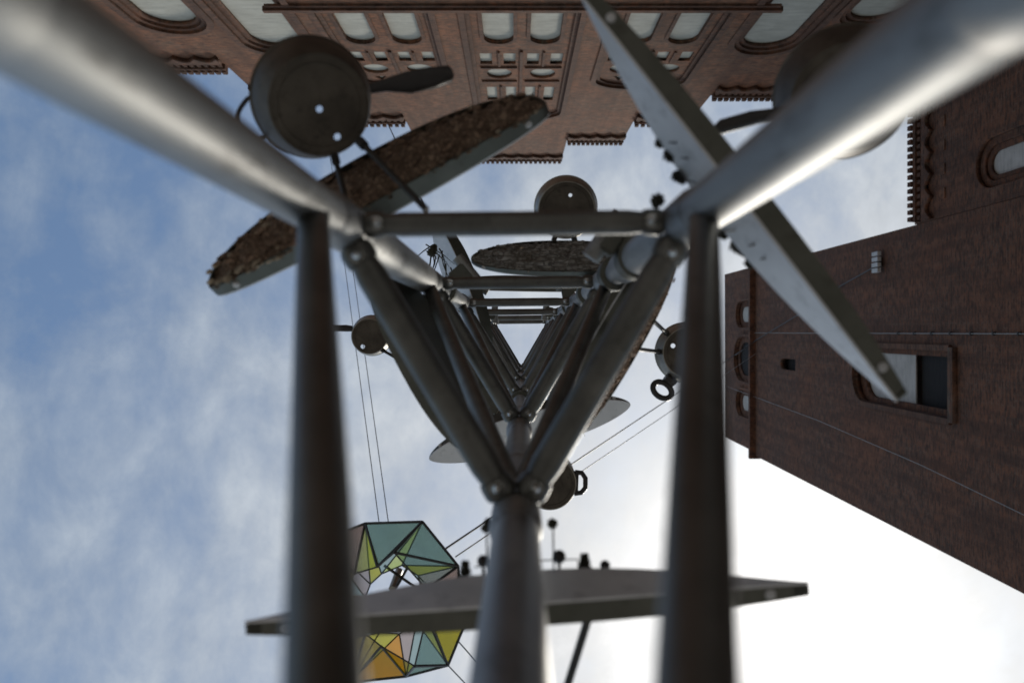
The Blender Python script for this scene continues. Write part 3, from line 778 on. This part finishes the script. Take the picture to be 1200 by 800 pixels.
def tray(name, label, e0, e1, W, b, depth, inner_front=1, bark=None, nchips=0, pale=0.05, cat='tray', hole_lights=True, chipscale=1.0, pw=0.5, bl=None, taper=0.42, sheet='sheet'):
    """a leaf-shaped shallow tray: back sheet, rim, filling of bark. W = rough direction of its width"""
    A = (e1 - e0); L = A.length / 2; A = A.normalized()
    W = (W - A * W.dot(A)).normalized()
    N = A.cross(W).normalized() * inner_front
    c = (e0 + e1) / 2
    t = thing(name, label, cat, c)
    ns = 28
    bl = b if bl is None else bl
    def hw(s, q=1): return max(0.0, (1 - abs(s) ** 2.1)) ** pw * (b if q > 0 else bl)
    def off(s, q): return abs(q) * hw(s, q) * (1 if q > 0 else -1)
    def outl(scale=1.0, inset=0.0):
        top, bot = [], []
        for i in range(ns + 1):
            s = -math.cos(PI * i / ns)
            top.append((s * (L - inset), max(0.0004, hw(s) - inset))); bot.append((s * (L - inset), -max(0.0004, hw(s, -1) - inset)))
        return bot + list(reversed(top))[1:-1]
    dp = lambda x: depth * (1 - taper * (abs(x) / L) ** 3)
    lp = outl()
    # back sheet
    bmx = bmesh.new()
    f = [bmx.verts.new(c + A * x + W * y) for x, y in lp]; g = [bmx.verts.new(c + A * x + W * y + N * 0.003) for x, y in lp]
    bmx.faces.new(f); bmx.faces.new(list(reversed(g)))
    m = len(lp)
    for i in range(m): bmx.faces.new((f[i], f[(i + 1) % m], g[(i + 1) % m], g[i]))
    obj('back_sheet', bmx, M[sheet], t, 0.6)
    # rim
    bmx = bmesh.new(); inn = outl(1.0, 0.003)
    rows = [[bmx.verts.new(c + A * x + W * y + N * (dp(x) if q == depth else q)) for (x, y) in lpp] for lpp, q in ((lp, 0.0035), (lp, depth), (inn, depth), (inn, 0.0035))]
    for r in range(4):
        a_, b__ = rows[r], rows[(r + 1) % 4]
        for i in range(m):
            j = (i + 1) % m
            try: bmx.faces.new((a_[i], a_[j], b__[j], b__[i]))
            except ValueError: pass
    obj('rim', bmx, M['zinc'], t, 0.7)
    if hole_lights:
        for s in (-0.86, 0.86):
            h = hw(s, -1)
            for sg in (-1,):
                p = c + A * (s * L) + W * (sg * h) + N * (dp(s * L) * 0.55)
                # outward normal of the rim there
                ds = 0.01; tg = (A * (ds * L) + W * (sg * (hw(s + ds, -1) - hw(s, -1)))).normalized(); nn = tg.cross(N).normalized()
                if nn.dot(W * sg) < 0: nn = -nn
                bmx = bmesh.new(); lathe(bmx, [(0.006, 0), (0.005, 0.003), (0.0005, 0.004)], p, nn, 12)
                obj('hole_light_disc', bmx, M['lamp'], t)  # white disc standing in for daylight through a hole in the rim
    if bark:
        # bumpy filling
        bmx = bmesh.new(); nx, ny = 110, 26; grid = []
        for i in range(nx + 1):
            s = -1 + 2 * i / nx; s *= 0.985; row = []
            for j in range(ny + 1):
                q = -1 + 2 * j / ny
                p = c + A * (s * L) + W * (0.97 * off(s, q))
                dm = dp(s * L) * 0.75 + 0.022 * (1 - q * q) * (1 - s ** 4) + 0.008 * noise.noise(p * 45) + 0.008 * noise.noise(p * 120)
                if not nchips: dm = dp(s * L) * 0.6 + 0.006 * noise.noise(p * 60)
                row.append(bmx.verts.new(p + N * dm))
            grid.append(row)
        for i in range(nx):
            for j in range(ny): bmx.faces.new((grid[i][j], grid[i + 1][j], grid[i + 1][j + 1], grid[i][j + 1]))
        obj('bark_filling', bmx, M[bark], t, 0.7)
        rng = random.Random(hash(name + label[:12]) % 1000 if False else len(label))
        for k in range(nchips):
            s = rng.uniform(-0.95, 0.95); q = rng.uniform(-1, 1)
            edge = rng.random() < 0.35
            if edge: q = rng.choice((-1, 1)) * rng.uniform(0.85, 1.0)
            p = A * (s * L) + W * off(s, q) + N * (dp(s * L) * 0.78 + 0.022 * (1 - q * q) + rng.uniform(0, 0.006))
            ispale = rng.random() < (pale * (3 if edge else 0.5))
            me = rng.choice(chip_sets['wood' if ispale else bark])
            o = bpy.data.objects.new('wood_chip' if ispale else 'bark_chip', me)
            x = (A + W * rng.uniform(-0.5, 0.5) + N * rng.uniform(-.25, .25)).normalized(); y = N.cross(x).normalized(); z = x.cross(y)
            sc_ = rng.uniform(0.22, 0.62) * chipscale
            o.matrix_world = Matrix.Translation(p) @ Matrix((x, y, z)).transposed().to_4x4() @ Matrix.Scale(sc_, 4)
            link(o, t)
    return t, A, W, N, c

out = lambda x, y: Vector((x, y, 0)).normalized()
# A: big bark tray, upper left
tA = tray('bark_tray', 'long leaf shaped tray packed with brown bark chips at the upper left of the mast',
     P(254, 345, 1.15), P(644, 132, 1.15), out(-0.49, -0.872) * 0.78 + Z * 0.62, 0.088, 0.036, 1, 'bark', 270, 0.08, bl=0.034, pw=0.42)
_t, _A, _W, _N, _c = tA
rng = random.Random(21)
for k in range(26):
    s_ = -0.97 + 0.55 * rng.random() ** 1.3; q = -rng.uniform(0.55, 1.0) if k % 4 else rng.uniform(0.3, .8)
    o = bpy.data.objects.new('pale_chip', rng.choice(chip_sets['wood']))
    h = max(0.0, 1 - abs(s_) ** 2.1) ** 0.5
    L_ = (P(644, 132, 1.15) - P(254, 345, 1.15)).length / 2
    p = _A * (s_ * L_) + _W * (q * h * (0.088 if q > 0 else 0.034)) + _N * (0.036 * 0.72 + 0.012 * (1 - q * q))
    x = (_A + _W * rng.uniform(-0.4, 0.4)).normalized(); y = _N.cross(x).normalized(); z = x.cross(y)
    o.matrix_world = Matrix.Translation(p) @ Matrix((x, y, z)).transposed().to_4x4() @ Matrix.Scale(rng.uniform(0.5, 1.0), 4)
    link(o, _t)
# B: bare side right
tB = tray('zinc_tray', 'long grey zinc tray slanting from top centre to the tower window',
     P(680, -4, 0.84), P(1050, 471, 0.84), Z + out(-0.8, 0.59) * 0.05, 0.100, 0.030, 1, 'bark_grey', 0, 0.05, bl=0.005, pw=1.0)
# C: bottom
tC = tray('zinc_tray', 'long horizontal grey zinc tray crossing in front of the glass lantern',
     P(287, 727, 0.78), P(948, 681, 0.78), Z + out(0, -1) * 0.03, 0.092, 0.026, -1, 'bark_grey', 0, 0.05, bl=0.004, pw=1.25)
# D: second level top
tD = tray('bark_tray', 'rounded tray of grey and brown bark behind the second crossbar of the mast',
     P(552, 306, 1.98), P(768, 306, 1.98), out(0, -1) * 0.82 + Z * 0.57, 0.056, 0.022, 1, 'bark_grey', 90, 0.05)
# E: second level left
tE = tray('zinc_tray', 'dark tray hugging the left side of the mast behind the left sloping crossbar',
     P(443, 302, 1.5), P(560, 524, 1.5), Z + out(0.84, -0.54) * 0.30, 0.15, 0.045, -1, 'bark_grey', 0, bl=0.062, sheet='zinc')
# J: right side behind brace
tJ = tray('bark_tray', 'tray with rough bark edge just outside the right sloping crossbar',
     P(783, 272, 1.5), P(640, 520, 1.5), out(0.87, 0.5) * 0.45 + Z * 0.9, 0.075, 0.05, 1, 'bark', 40)
# GF
tG = tray('zinc_tray', 'small upturned tray crossing behind the bottom corner of the mast with both tips showing',
     P(503, 538, 2.12), P(739, 474, 2.12), Z * 0.55 + out(0.25, 1) * 0.83, 0.070, 0.040, 1, 'bark_grey', 0, pw=0.6, taper=0.85)
tH = tray('bark_tray', 'narrow bark tray with twigs beside the upper left chord',
     P(508, 262, 2.7), P(566, 420, 2.7), out(-0.93, 0.35) * 0.5 + Z * 0.8, 0.08, 0.05, 1, 'bark_grey', 30)
tI = tray('zinc_tray', 'pale tray standing behind the right diagonals of the mast',
     P(728, 322, 2.6), P(640, 470, 2.6), Z + out(0.87, 0.5) * 0.2, 0.085, 0.055, 1, 'bark_grey', 0)
tK = tray('zinc_tray', 'pale tray with one dark rivet behind the third crossbar',
     P(532, 338, 3.1), P(690, 341, 3.1), Z + out(0, -1) * 0.15, 0.08, 0.055, 1, 'bark_grey', 0)
tM = tray('bark_tray', 'small far tray low on the left of the mast near the little cup',
     P(536, 400, 3.3), P(612, 510, 3.3), Z + out(-0.8, 0.6) * 0.2, 0.09, 0.06, -1, 'bark', 0)
tN = tray('bark_tray', 'small far tray full of twigs low on the right of the mast',
     P(622, 512, 3.2), P(700, 400, 3.2), Z + out(0.8, 0.6) * 0.6, 0.075, 0.05, -1, 'bark_grey', 0)

# twigs poking out of the far trays
def twigs(parent, c, d, n, ln, seed):
    rng = random.Random(seed)
    for k in range(n):
        p = c + Vector([rng.uniform(-0.05, 0.05) for _ in range(3)])
        dd = (d + Vector([rng.uniform(-0.6, 0.6) for _ in range(3)])).normalized()
        bmx = bmesh.new(); pts = [p]
        for i in range(5):
            dd = (dd + Vector([rng.uniform(-.25, .25) for _ in range(3)])).normalized(); p = p + dd * ln / 5; pts.append(p)
        tube(bmx, pts, [0.0028 - 0.0004 * i for i in range(6)], 5)
        obj('twig', bmx, M['cone'], parent)
twigs(tH[0], P(514, 300, 2.6), Vector((0.1, 0.8, -0.1)), 14, 0.13, 3)
twigs(tN[0], P(655, 465, 3.1), Vector((0.4, 0.4, -0.1)), 22, 0.16, 4)
twigs(tN[0], P(645, 480, 3.1), Vector((0.9, -0.5, 0)), 14, 0.14, 9)

# ------------------------------------------------------------------ pans and pots
def pan(name, label, cat, base, rim, rb, rr, holes, parts, side='pan', basem='pan', group=None, thick=0.0025):
    """base, rim: world centres; rb, rr radii; holes: list of (dx,dy,r) in the base plane (image x,y directions)"""
    ax = (rim - base); H = ax.length; ax = ax.normalized()
    t = thing(name, label, cat, base, group)
    x = (X - ax * X.dot(ax)).normalized(); y = ax.cross(x)
    if y.dot(Y) < 0: y = -y
    loops = [[(rb * 0.93 * math.cos(2 * PI * i / 48), rb * 0.93 * math.sin(2 * PI * i / 48)) for i in range(48)]]
    for hx, hy, hr in holes: loops.append([(hx + hr * math.cos(2 * PI * i / 14), hy + hr * math.sin(2 * PI * i / 14)) for i in range(14)])
    bmx = plate_mesh('base', loops, thick, lambda a, b_, q: base + x * a + y * b_ + ax * q)
    obj('base', bmx, M[basem], t)
    bmx = bmesh.new()
    # rounded shoulder, side, rolled rim, inner side
    prof = [(rb * 0.93, thick), (rb * 0.93, 0.0), (rb * 0.935, -0.0015), (rb * 0.965, -0.0015), (rb * 0.99, 0.001), (rb * 1.0, H * 0.08), (rb + (rr - rb) * 0.35, H * 0.28), (rb + (rr - rb) * 0.75, H * 0.65), (rr * 0.985, H * 0.94), (rr, H * 0.96), (rr + 0.002, H), (rr - 0.002, H + 0.0015), (rr * 0.97, H * 0.93), (rb + (rr - rb) * 0.3, H * 0.28 + 0.003), (rb * 0.93, thick + 0.0005)]
    lathe(bmx, prof, base, ax, 56)
    obj('side_wall', bmx, M[side], t, 0.7)
    # turned ring on the base
    bmx = bmesh.new(); pts = [base - ax * 0.0005 + (x * math.cos(2 * PI * i / 48) + y * math.sin(2 * PI * i / 48)) * rb * 0.80 for i in range(48)]
    tube(bmx, pts, 0.0011, 6, closed=True); obj('base_ring', bmx, M[basem], t, 1.0)
    for pt in parts:
        kind = pt[0]
        if kind == 'handle':            # long handle: list of points, widths
            _, pts, ws, th, mat = pt
            bmx = bmesh.new(); rows = []
            for i, p in enumerate(pts):
                a = (pts[min(i + 1, len(pts) - 1)] - pts[max(i - 1, 0)]).normalized()
                s = ax.cross(a).normalized(); u = a.cross(s)
                r_ = []
                for k in range(12):
                    an = 2 * PI * k / 12
                    r_.append(bmx.verts.new(p + s * (math.cos(an) * ws[i] / 2) + u * (math.sin(an) * th / 2)))
                rows.append(r_)
            for A_, B_ in zip(rows, rows[1:]):
                for k in range(12): bmx.faces.new((A_[k], A_[(k + 1) % 12], B_[(k + 1) % 12], B_[k]))
            bmx.faces.new(list(reversed(rows[0]))); bmx.faces.new(rows[-1])
            obj('handle', bmx, M[mat], t, 0.9)
        elif kind == 'loop':
            _, pts, r_, mat = pt
            bmx = bmesh.new(); tube(bmx, pts, r_, 10); obj('loop_handle', bmx, M[mat], t, 1.0)
        elif kind == 'ring':            # wide bakelite ring handle
            _, c_, ra, rbb, rot, wdt, mat = pt
            bmx = bmesh.new(); pts = []
            for i in range(24):
                an = 2 * PI * i / 24; a_, b_ = ra * math.cos(an), rbb * math.sin(an)
                pts.append(c_ + Vector((a_ * math.cos(rot) - b_ * math.sin(rot), a_ * math.sin(rot) + b_ * math.cos(rot), 0)))
            tube(bmx, pts, wdt, 10, closed=True); obj('loop_handle', bmx, M[mat], t, 1.0)
        elif kind == 'rod':
            _, a_, b_, r_ = pt
            bmx = bmesh.new(); tube(bmx, [a_, b_], r_, 10); rr_ = obj('support_rod', bmx, M['rod'], t, 1.0)
            d_ = (b_ - a_).normalized()
            bmx = bmesh.new(); tube(bmx, [a_ - d_ * 0.008, a_ + d_ * 0.008], r_ * 1.6, 8)
            obj('rod_nut', bmx, M['rod'], t, 0.6)
    return t

def hpx(base_px, z, hs):   # hole given in photo pixels -> metres in base plane
    return [((u - base_px[0]) / F * z, (v - base_px[1]) / F * z, r / F * z) for u, v, r in hs]
# P1
z1 = 1.08
base = P(375, 124, z1); rim = P(366, 116, z1 + 0.045)
arc = [P(301, 111, z1 + .03)] + [P(290 - 15 * math.sin(PI * i / 10) + 8 * (i / 10) - 0, 116 + 46 * i / 10, z1 + 0.03) for i in range(11)] + [P(311, 160, z1 + .03)]
pan('frying_pan', 'large black frying pan with loop and long handle at the upper left', 'pan', base, rim, 60 / F * z1, 69 / F * (z1 + .045),
    hpx((375, 124), z1, [(374, 128, 4.2), (391, 162, 4.4)]),
    [('handle', [P(434, 104, z1 + .03), P(452, 100, z1 + .03), P(480, 97, z1 + .034), P(508, 91, z1 + .04), P(528, 86, z1 + .045), P(531, 85, z1 + .045)], [0.016, 0.020, 0.034, 0.032, 0.024, 0.010], 0.014, 'bakelite'),
     ('loop', arc, 0.0036, 'rod'),
     ('rod', P(393, 187, z1 + .01), P(410, 252, 1.02), 0.0042), ('rod', P(424, 168, z1 + .01), P(500, 246, 1.02), 0.0048)])
# P7 hidden pan upper right
z7 = 1.02
base = P(992, 116, z7); rim = P(987, 110, z7 + 0.045)
pan('frying_pan', 'black frying pan mostly hidden behind the bright upper right tube, handle pointing left', 'pan', base, rim, 64 / F * z7, 76 / F * (z7 + .045),
    hpx((996, 122), z7, [(1004, 112, 4.5)]),
    [('handle', [P(925, 130, z7 + .03), P(905, 134, z7 + .03), P(880, 139, z7 + .03), P(845, 149, z7 + .03), P(838, 151, z7 + .03)], [0.016, 0.017, 0.022, 0.022, 0.010], 0.012, 'bakelite'),
     ('rod', P(950, 165, z7 + .01), P(893, 232, 0.88), 0.0045), ('rod', P(935, 140, z7 + .01), P(878, 210, 0.88), 0.0045)])
# P2
z2 = 2.0
base = P(664, 246, z2); rim = P(663, 243, z2 + 0.05)
pan('cooking_pot', 'round dark pot on two thin rods above the upper crossbar of the mast', 'pot', base, rim, 34.5 / F * z2, 36.5 / F * (z2 + .05),
    hpx((664, 246), z2, [(668, 229, 2.2)]),
    [('rod', P(650, 279, z2 + .01), P(636, 314, 1.99), 0.0045), ('rod', P(673, 280, z2 + .01), P(684, 322, 1.99), 0.0050)], side='pot')
# P3
z3 = 2.5
base = P(433, 394, z3); rim = P(436, 393, z3 + 0.06)
pan('saucepan', 'small saucepan with black handle pointing left beside the left dark bar', 'pan', base, rim, 21.5 / F * z3, 23.5 / F * (z3 + .06),
    hpx((433, 394), z3, [(425, 406, 2.6)]),
    [('handle', [P(413, 385, z3 + .04), P(405, 384.5, z3 + .04), P(398, 384.5, z3 + .04), P(380, 384, z3 + .04), P(350, 383, z3 + .04)], [0.020, 0.024, 0.022, 0.028, 0.024], 0.014, 'bakelite'),
     ('rod', P(448, 410, z3 + .01), P(500, 440, 2.4), 0.005)], side='pot')
# P4
z4 = 2.1
base = P(807, 413, z4); rim = P(803, 413, z4 + 0.06)
pan('cooking_pot', 'round pot with brass coloured side half hidden by the right dark bar', 'pot', base, rim, 31 / F * z4, 35 / F * (z4 + .06),
    hpx((807, 413), z4, [(789, 405, 2.8)]),
    [('ring', P(776, 457, z4 + .03), 0.030, 0.021, R(35), 0.0085, 'bakelite'),
     ('loop', [P(780, 441, z4 + .03), P(786, 446, z4 + .03), P(790, 450, z4 + .03)], 0.014, 'bakelite'),
     ('rod', P(781, 390, z4 + .01), P(757, 368, 1.6), 0.0055), ('rod', P(772, 412, z4 + .01), P(738, 408, 1.6), 0.0055)], side='pot')
# P5
z5 = 2.45
base = P(646, 567, z5); rim = P(640, 561, z5 + 0.08)
pan('saucepan', 'steel pot with brown base and D shaped handle beside the bottom corner of the mast', 'pot', base, rim, 31 / F * z5, 34 / F * (z5 + .08), [],
    [('loop', [P(674, 553, z5 + .03), P(682, 554, z5 + .03), P(686, 560, z5 + .03), P(686, 571, z5 + .03), P(681, 577, z5 + .03), P(673, 578, z5 + .03)], 0.0085, 'bakelite'),
     ('loop', [P(675, 552, z5 + .03), P(674, 578, z5 + .03)], 0.010, 'bakelite'),
     ('rod', P(625, 545, z5 + .01), P(612, 520, 2.3), 0.005)], side='pot')
# P6
z6 = 3.2
base = P(592, 488, z6); rim = P(592, 486, z6 + 0.06)
pan('small_cup', 'tiny brown cup with black handle inside the lower left of the mast', 'cup', base, rim, 11 / F * z6, 13 / F * (z6 + .06), [],
    [('loop', [P(581, 479, z6 + .02), P(574, 478.5, z6 + .02), P(572, 483, z6 + .02), P(574, 487.5, z6 + .02), P(581, 488, z6 + .02)], 0.0045, 'bakelite'),
     ('rod', P(585, 495, z6 + .01), P(580, 505, 3.1), 0.006)], side='pot')

# long dark rod lower centre
bmx = bmesh.new(); tube(bmx, [P(690, 722, 0.86), P(662, 812, 0.90)], 0.0052, 12)
tag(obj('support_rod', bmx, M['rod'], None, 1.0), 'dark rod running down from the lower horizontal zinc tray to the bottom edge', 'rod')

# ------------------------------------------------------------------ cones wired along the trays
def cone_mesh():
    bmx = bmesh.new(); rng = random.Random(5)
    tube(bmx, [Vector((0, 0, -0.9)), Vector((0, 0, 0.0)), Vector((0, 0, 0.9))], [0.35, 0.42, 0.12], 8)
    for ring in range(6):
        hz = -0.8 + ring * 0.30; rr = 0.95 - 0.11 * ring
        for k in range(7):
            an = 2 * PI * (k + 0.5 * (ring % 2)) / 7 + rng.uniform(-.15, .15)
            o = Vector((math.cos(an), math.sin(an), 0)); s = Vector((-math.sin(an), math.cos(an), 0))
            p0 = o * 0.25 + Z * hz; tip = o * rr + Z * (hz + 0.42)
            a = bmx.verts.new(p0 + s * 0.18); b_ = bmx.verts.new(p0 - s * 0.18); m1 = bmx.verts.new(p0.lerp(tip, .6) + s * 0.24 + Z * .02); m2 = bmx.verts.new(p0.lerp(tip, .6) - s * 0.24 + Z * .02)
            tp = bmx.verts.new(tip); lo = bmx.verts.new(p0.lerp(tip, .6) - Z * 0.14)
            for f in ((a, b_, m2, m1), (m1, m2, tp), (a, m1, lo), (b_, lo, m2), (m1, tp, lo), (m2, lo, tp), (a, lo, b_)): bmx.faces.new(f)
    me = bpy.data.meshes.new('cone_scales'); bmesh.ops.recalc_face_normals(bmx, faces=bmx.faces); bmx.to_mesh(me); bmx.free(); me.materials.append(M['cone']); return me
cm = cone_mesh()
def pine_cone(u, v, z, rpx, label, anchor, rot=(0.4, 0.3, 0)):
    p = P(u, v, z)
    t = thing('pine_cone', label, 'cone', p, 'small cones wired to the trays')
    o = bpy.data.objects.new('cone_scales', cm); r = rpx / F * z; o.scale = (r, r, r * 1.1); o.rotation_euler = rot; link(o, t)
    bmx = bmesh.new(); tube(bmx, [p, anchor], 0.0011, 6); obj('wire_stem', bmx, M['rod'], t)
pine_cone(774, 165, 0.93, 9.1, 'uppermost small dark cone left of the long slanting tray', P(792, 168, .88), (1.2, .2, 0))
pine_cone(788, 183, 0.93, 11.7, 'second small cone down beside the long slanting tray', P(806, 186, .88), (.5, .9, 1))
pine_cone(795, 208, 0.93, 9.1, 'small cone just above the right chord of the mast', P(815, 214, .88), (1, .2, 2))
pine_cone(770, 236, 0.90, 10.4, 'small dark cone standing on the right end of the upper crossbar', P(772, 258, .85), (.1, .2, 2))
pine_cone(844, 272, 0.95, 9.1, 'small cone right of the right dark bar under the bright tube', P(862, 270, .88), (1.1, .6, 2))
pine_cone(866, 290, 0.95, 11.7, 'clustered small cone midway along the inner edge of the right tray', P(884, 287, .88), (.3, 1.2, 1))
pine_cone(881, 305, 0.95, 10.4, 'lowest small cone on the inner edge of the right tray above the tower', P(896, 303, .88), (1.3, .1, .4))
pine_cone(648, 613, 0.95, 7.8, 'small cone hanging alone right of the bottom chord below the pot', P(649, 668, .86), (.2, .3, 1))
pine_cone(685, 664, 0.92, 13.0, 'spiky dark cone on the upper edge of the horizontal tray right of the bottom chord', P(686, 682, .86), (1.5, 0, 0))
pine_cone(545, 671, 0.92, 11.7, 'spiky cone on the horizontal tray between the lantern and the bottom chord', P(546, 690, .86), (1.5, .3, 0))
pine_cone(570, 616, 0.95, 7.8, 'small blurred cone touching the left side of the bottom chord', P(571, 672, .86), (.8, .3, 0))
pine_cone(507, 294, 2.2, 7.8, 'tiny far cone beside the upper left chord', P(512, 304, 2.2), (.8, .3, 0))
pine_cone(497, 352, 1.7, 11.7, 'cone with pale tips between the left diagonals of the mast', P(490, 362, 1.7), (.8, 1.3, 0))
pine_cone(505, 376, 1.7, 9.1, 'lower cone between the left diagonals of the mast', P(497, 386, 1.7), (.8, .3, 2))
pine_cone(499, 391, 1.7, 6.5, 'smallest cone between the left diagonals of the mast', P(491, 400, 1.7), (.1, .3, 2))
pine_cone(703, 386, 1.9, 9.1, 'cone inside the right side of the mast above two black knobs', P(712, 392, 1.85), (.1, .9, 2))
def knob(u, v, z, rpx, label, anchor):
    p = P(u, v, z); r = rpx / F * z
    t = thing('mounting_knob', label, 'knob', p, 'dark mounting knobs on the trays')
    bmx = bmesh.new(); lathe(bmx, [(0.0005, -r), (r * 0.6, -r * 0.85), (r, -r * 0.2), (r, r * 0.2), (r * 0.8, r * 0.5), (0.0005, r * 0.6)], p, Z + Y * 0.4, 16)
    obj('knob_head', bmx, M['bakelite'], t, 0.8)
    bmx = bmesh.new(); tube(bmx, [p, anchor], 0.002, 8); obj('knob_stem', bmx, M['rod'], t)
knob(698, 384, 1.75, 4, 'upper black round knob inside the right side of the mast', P(706, 386, 1.8))
knob(701, 394, 1.75, 3.6, 'middle black round knob inside the right side of the mast', P(708, 395, 1.8))
knob(697, 404, 1.75, 3.6, 'lowest black round knob inside the right side of the mast', P(706, 404, 1.8))
knob(655, 652, 0.92, 8, 'flat dark knob above the horizontal tray next to the bottom chord', P(656, 684, .86))
knob(566, 657, 0.92, 7, 'flat dark knob left of the bottom chord above the horizontal tray', P(567, 690, .86))
knob(709, 662, 0.92, 6, 'small low dark knob to the right of the spiky cone on the horizontal tray', P(709, 684, .86))
# wire rail along the upper edge of the horizontal tray
bmx = bmesh.new(); tube(bmx, [P(556, 664, .92), P(640, 656, .92), P(677, 655, .92), P(678, 676, .88)], 0.0009, 6)
tag(obj('wire_rail', bmx, M['rod'], None, 1.0), 'thin wire rail along the upper edge of the lower horizontal tray', 'wire')

print('objects', len(bpy.data.objects))
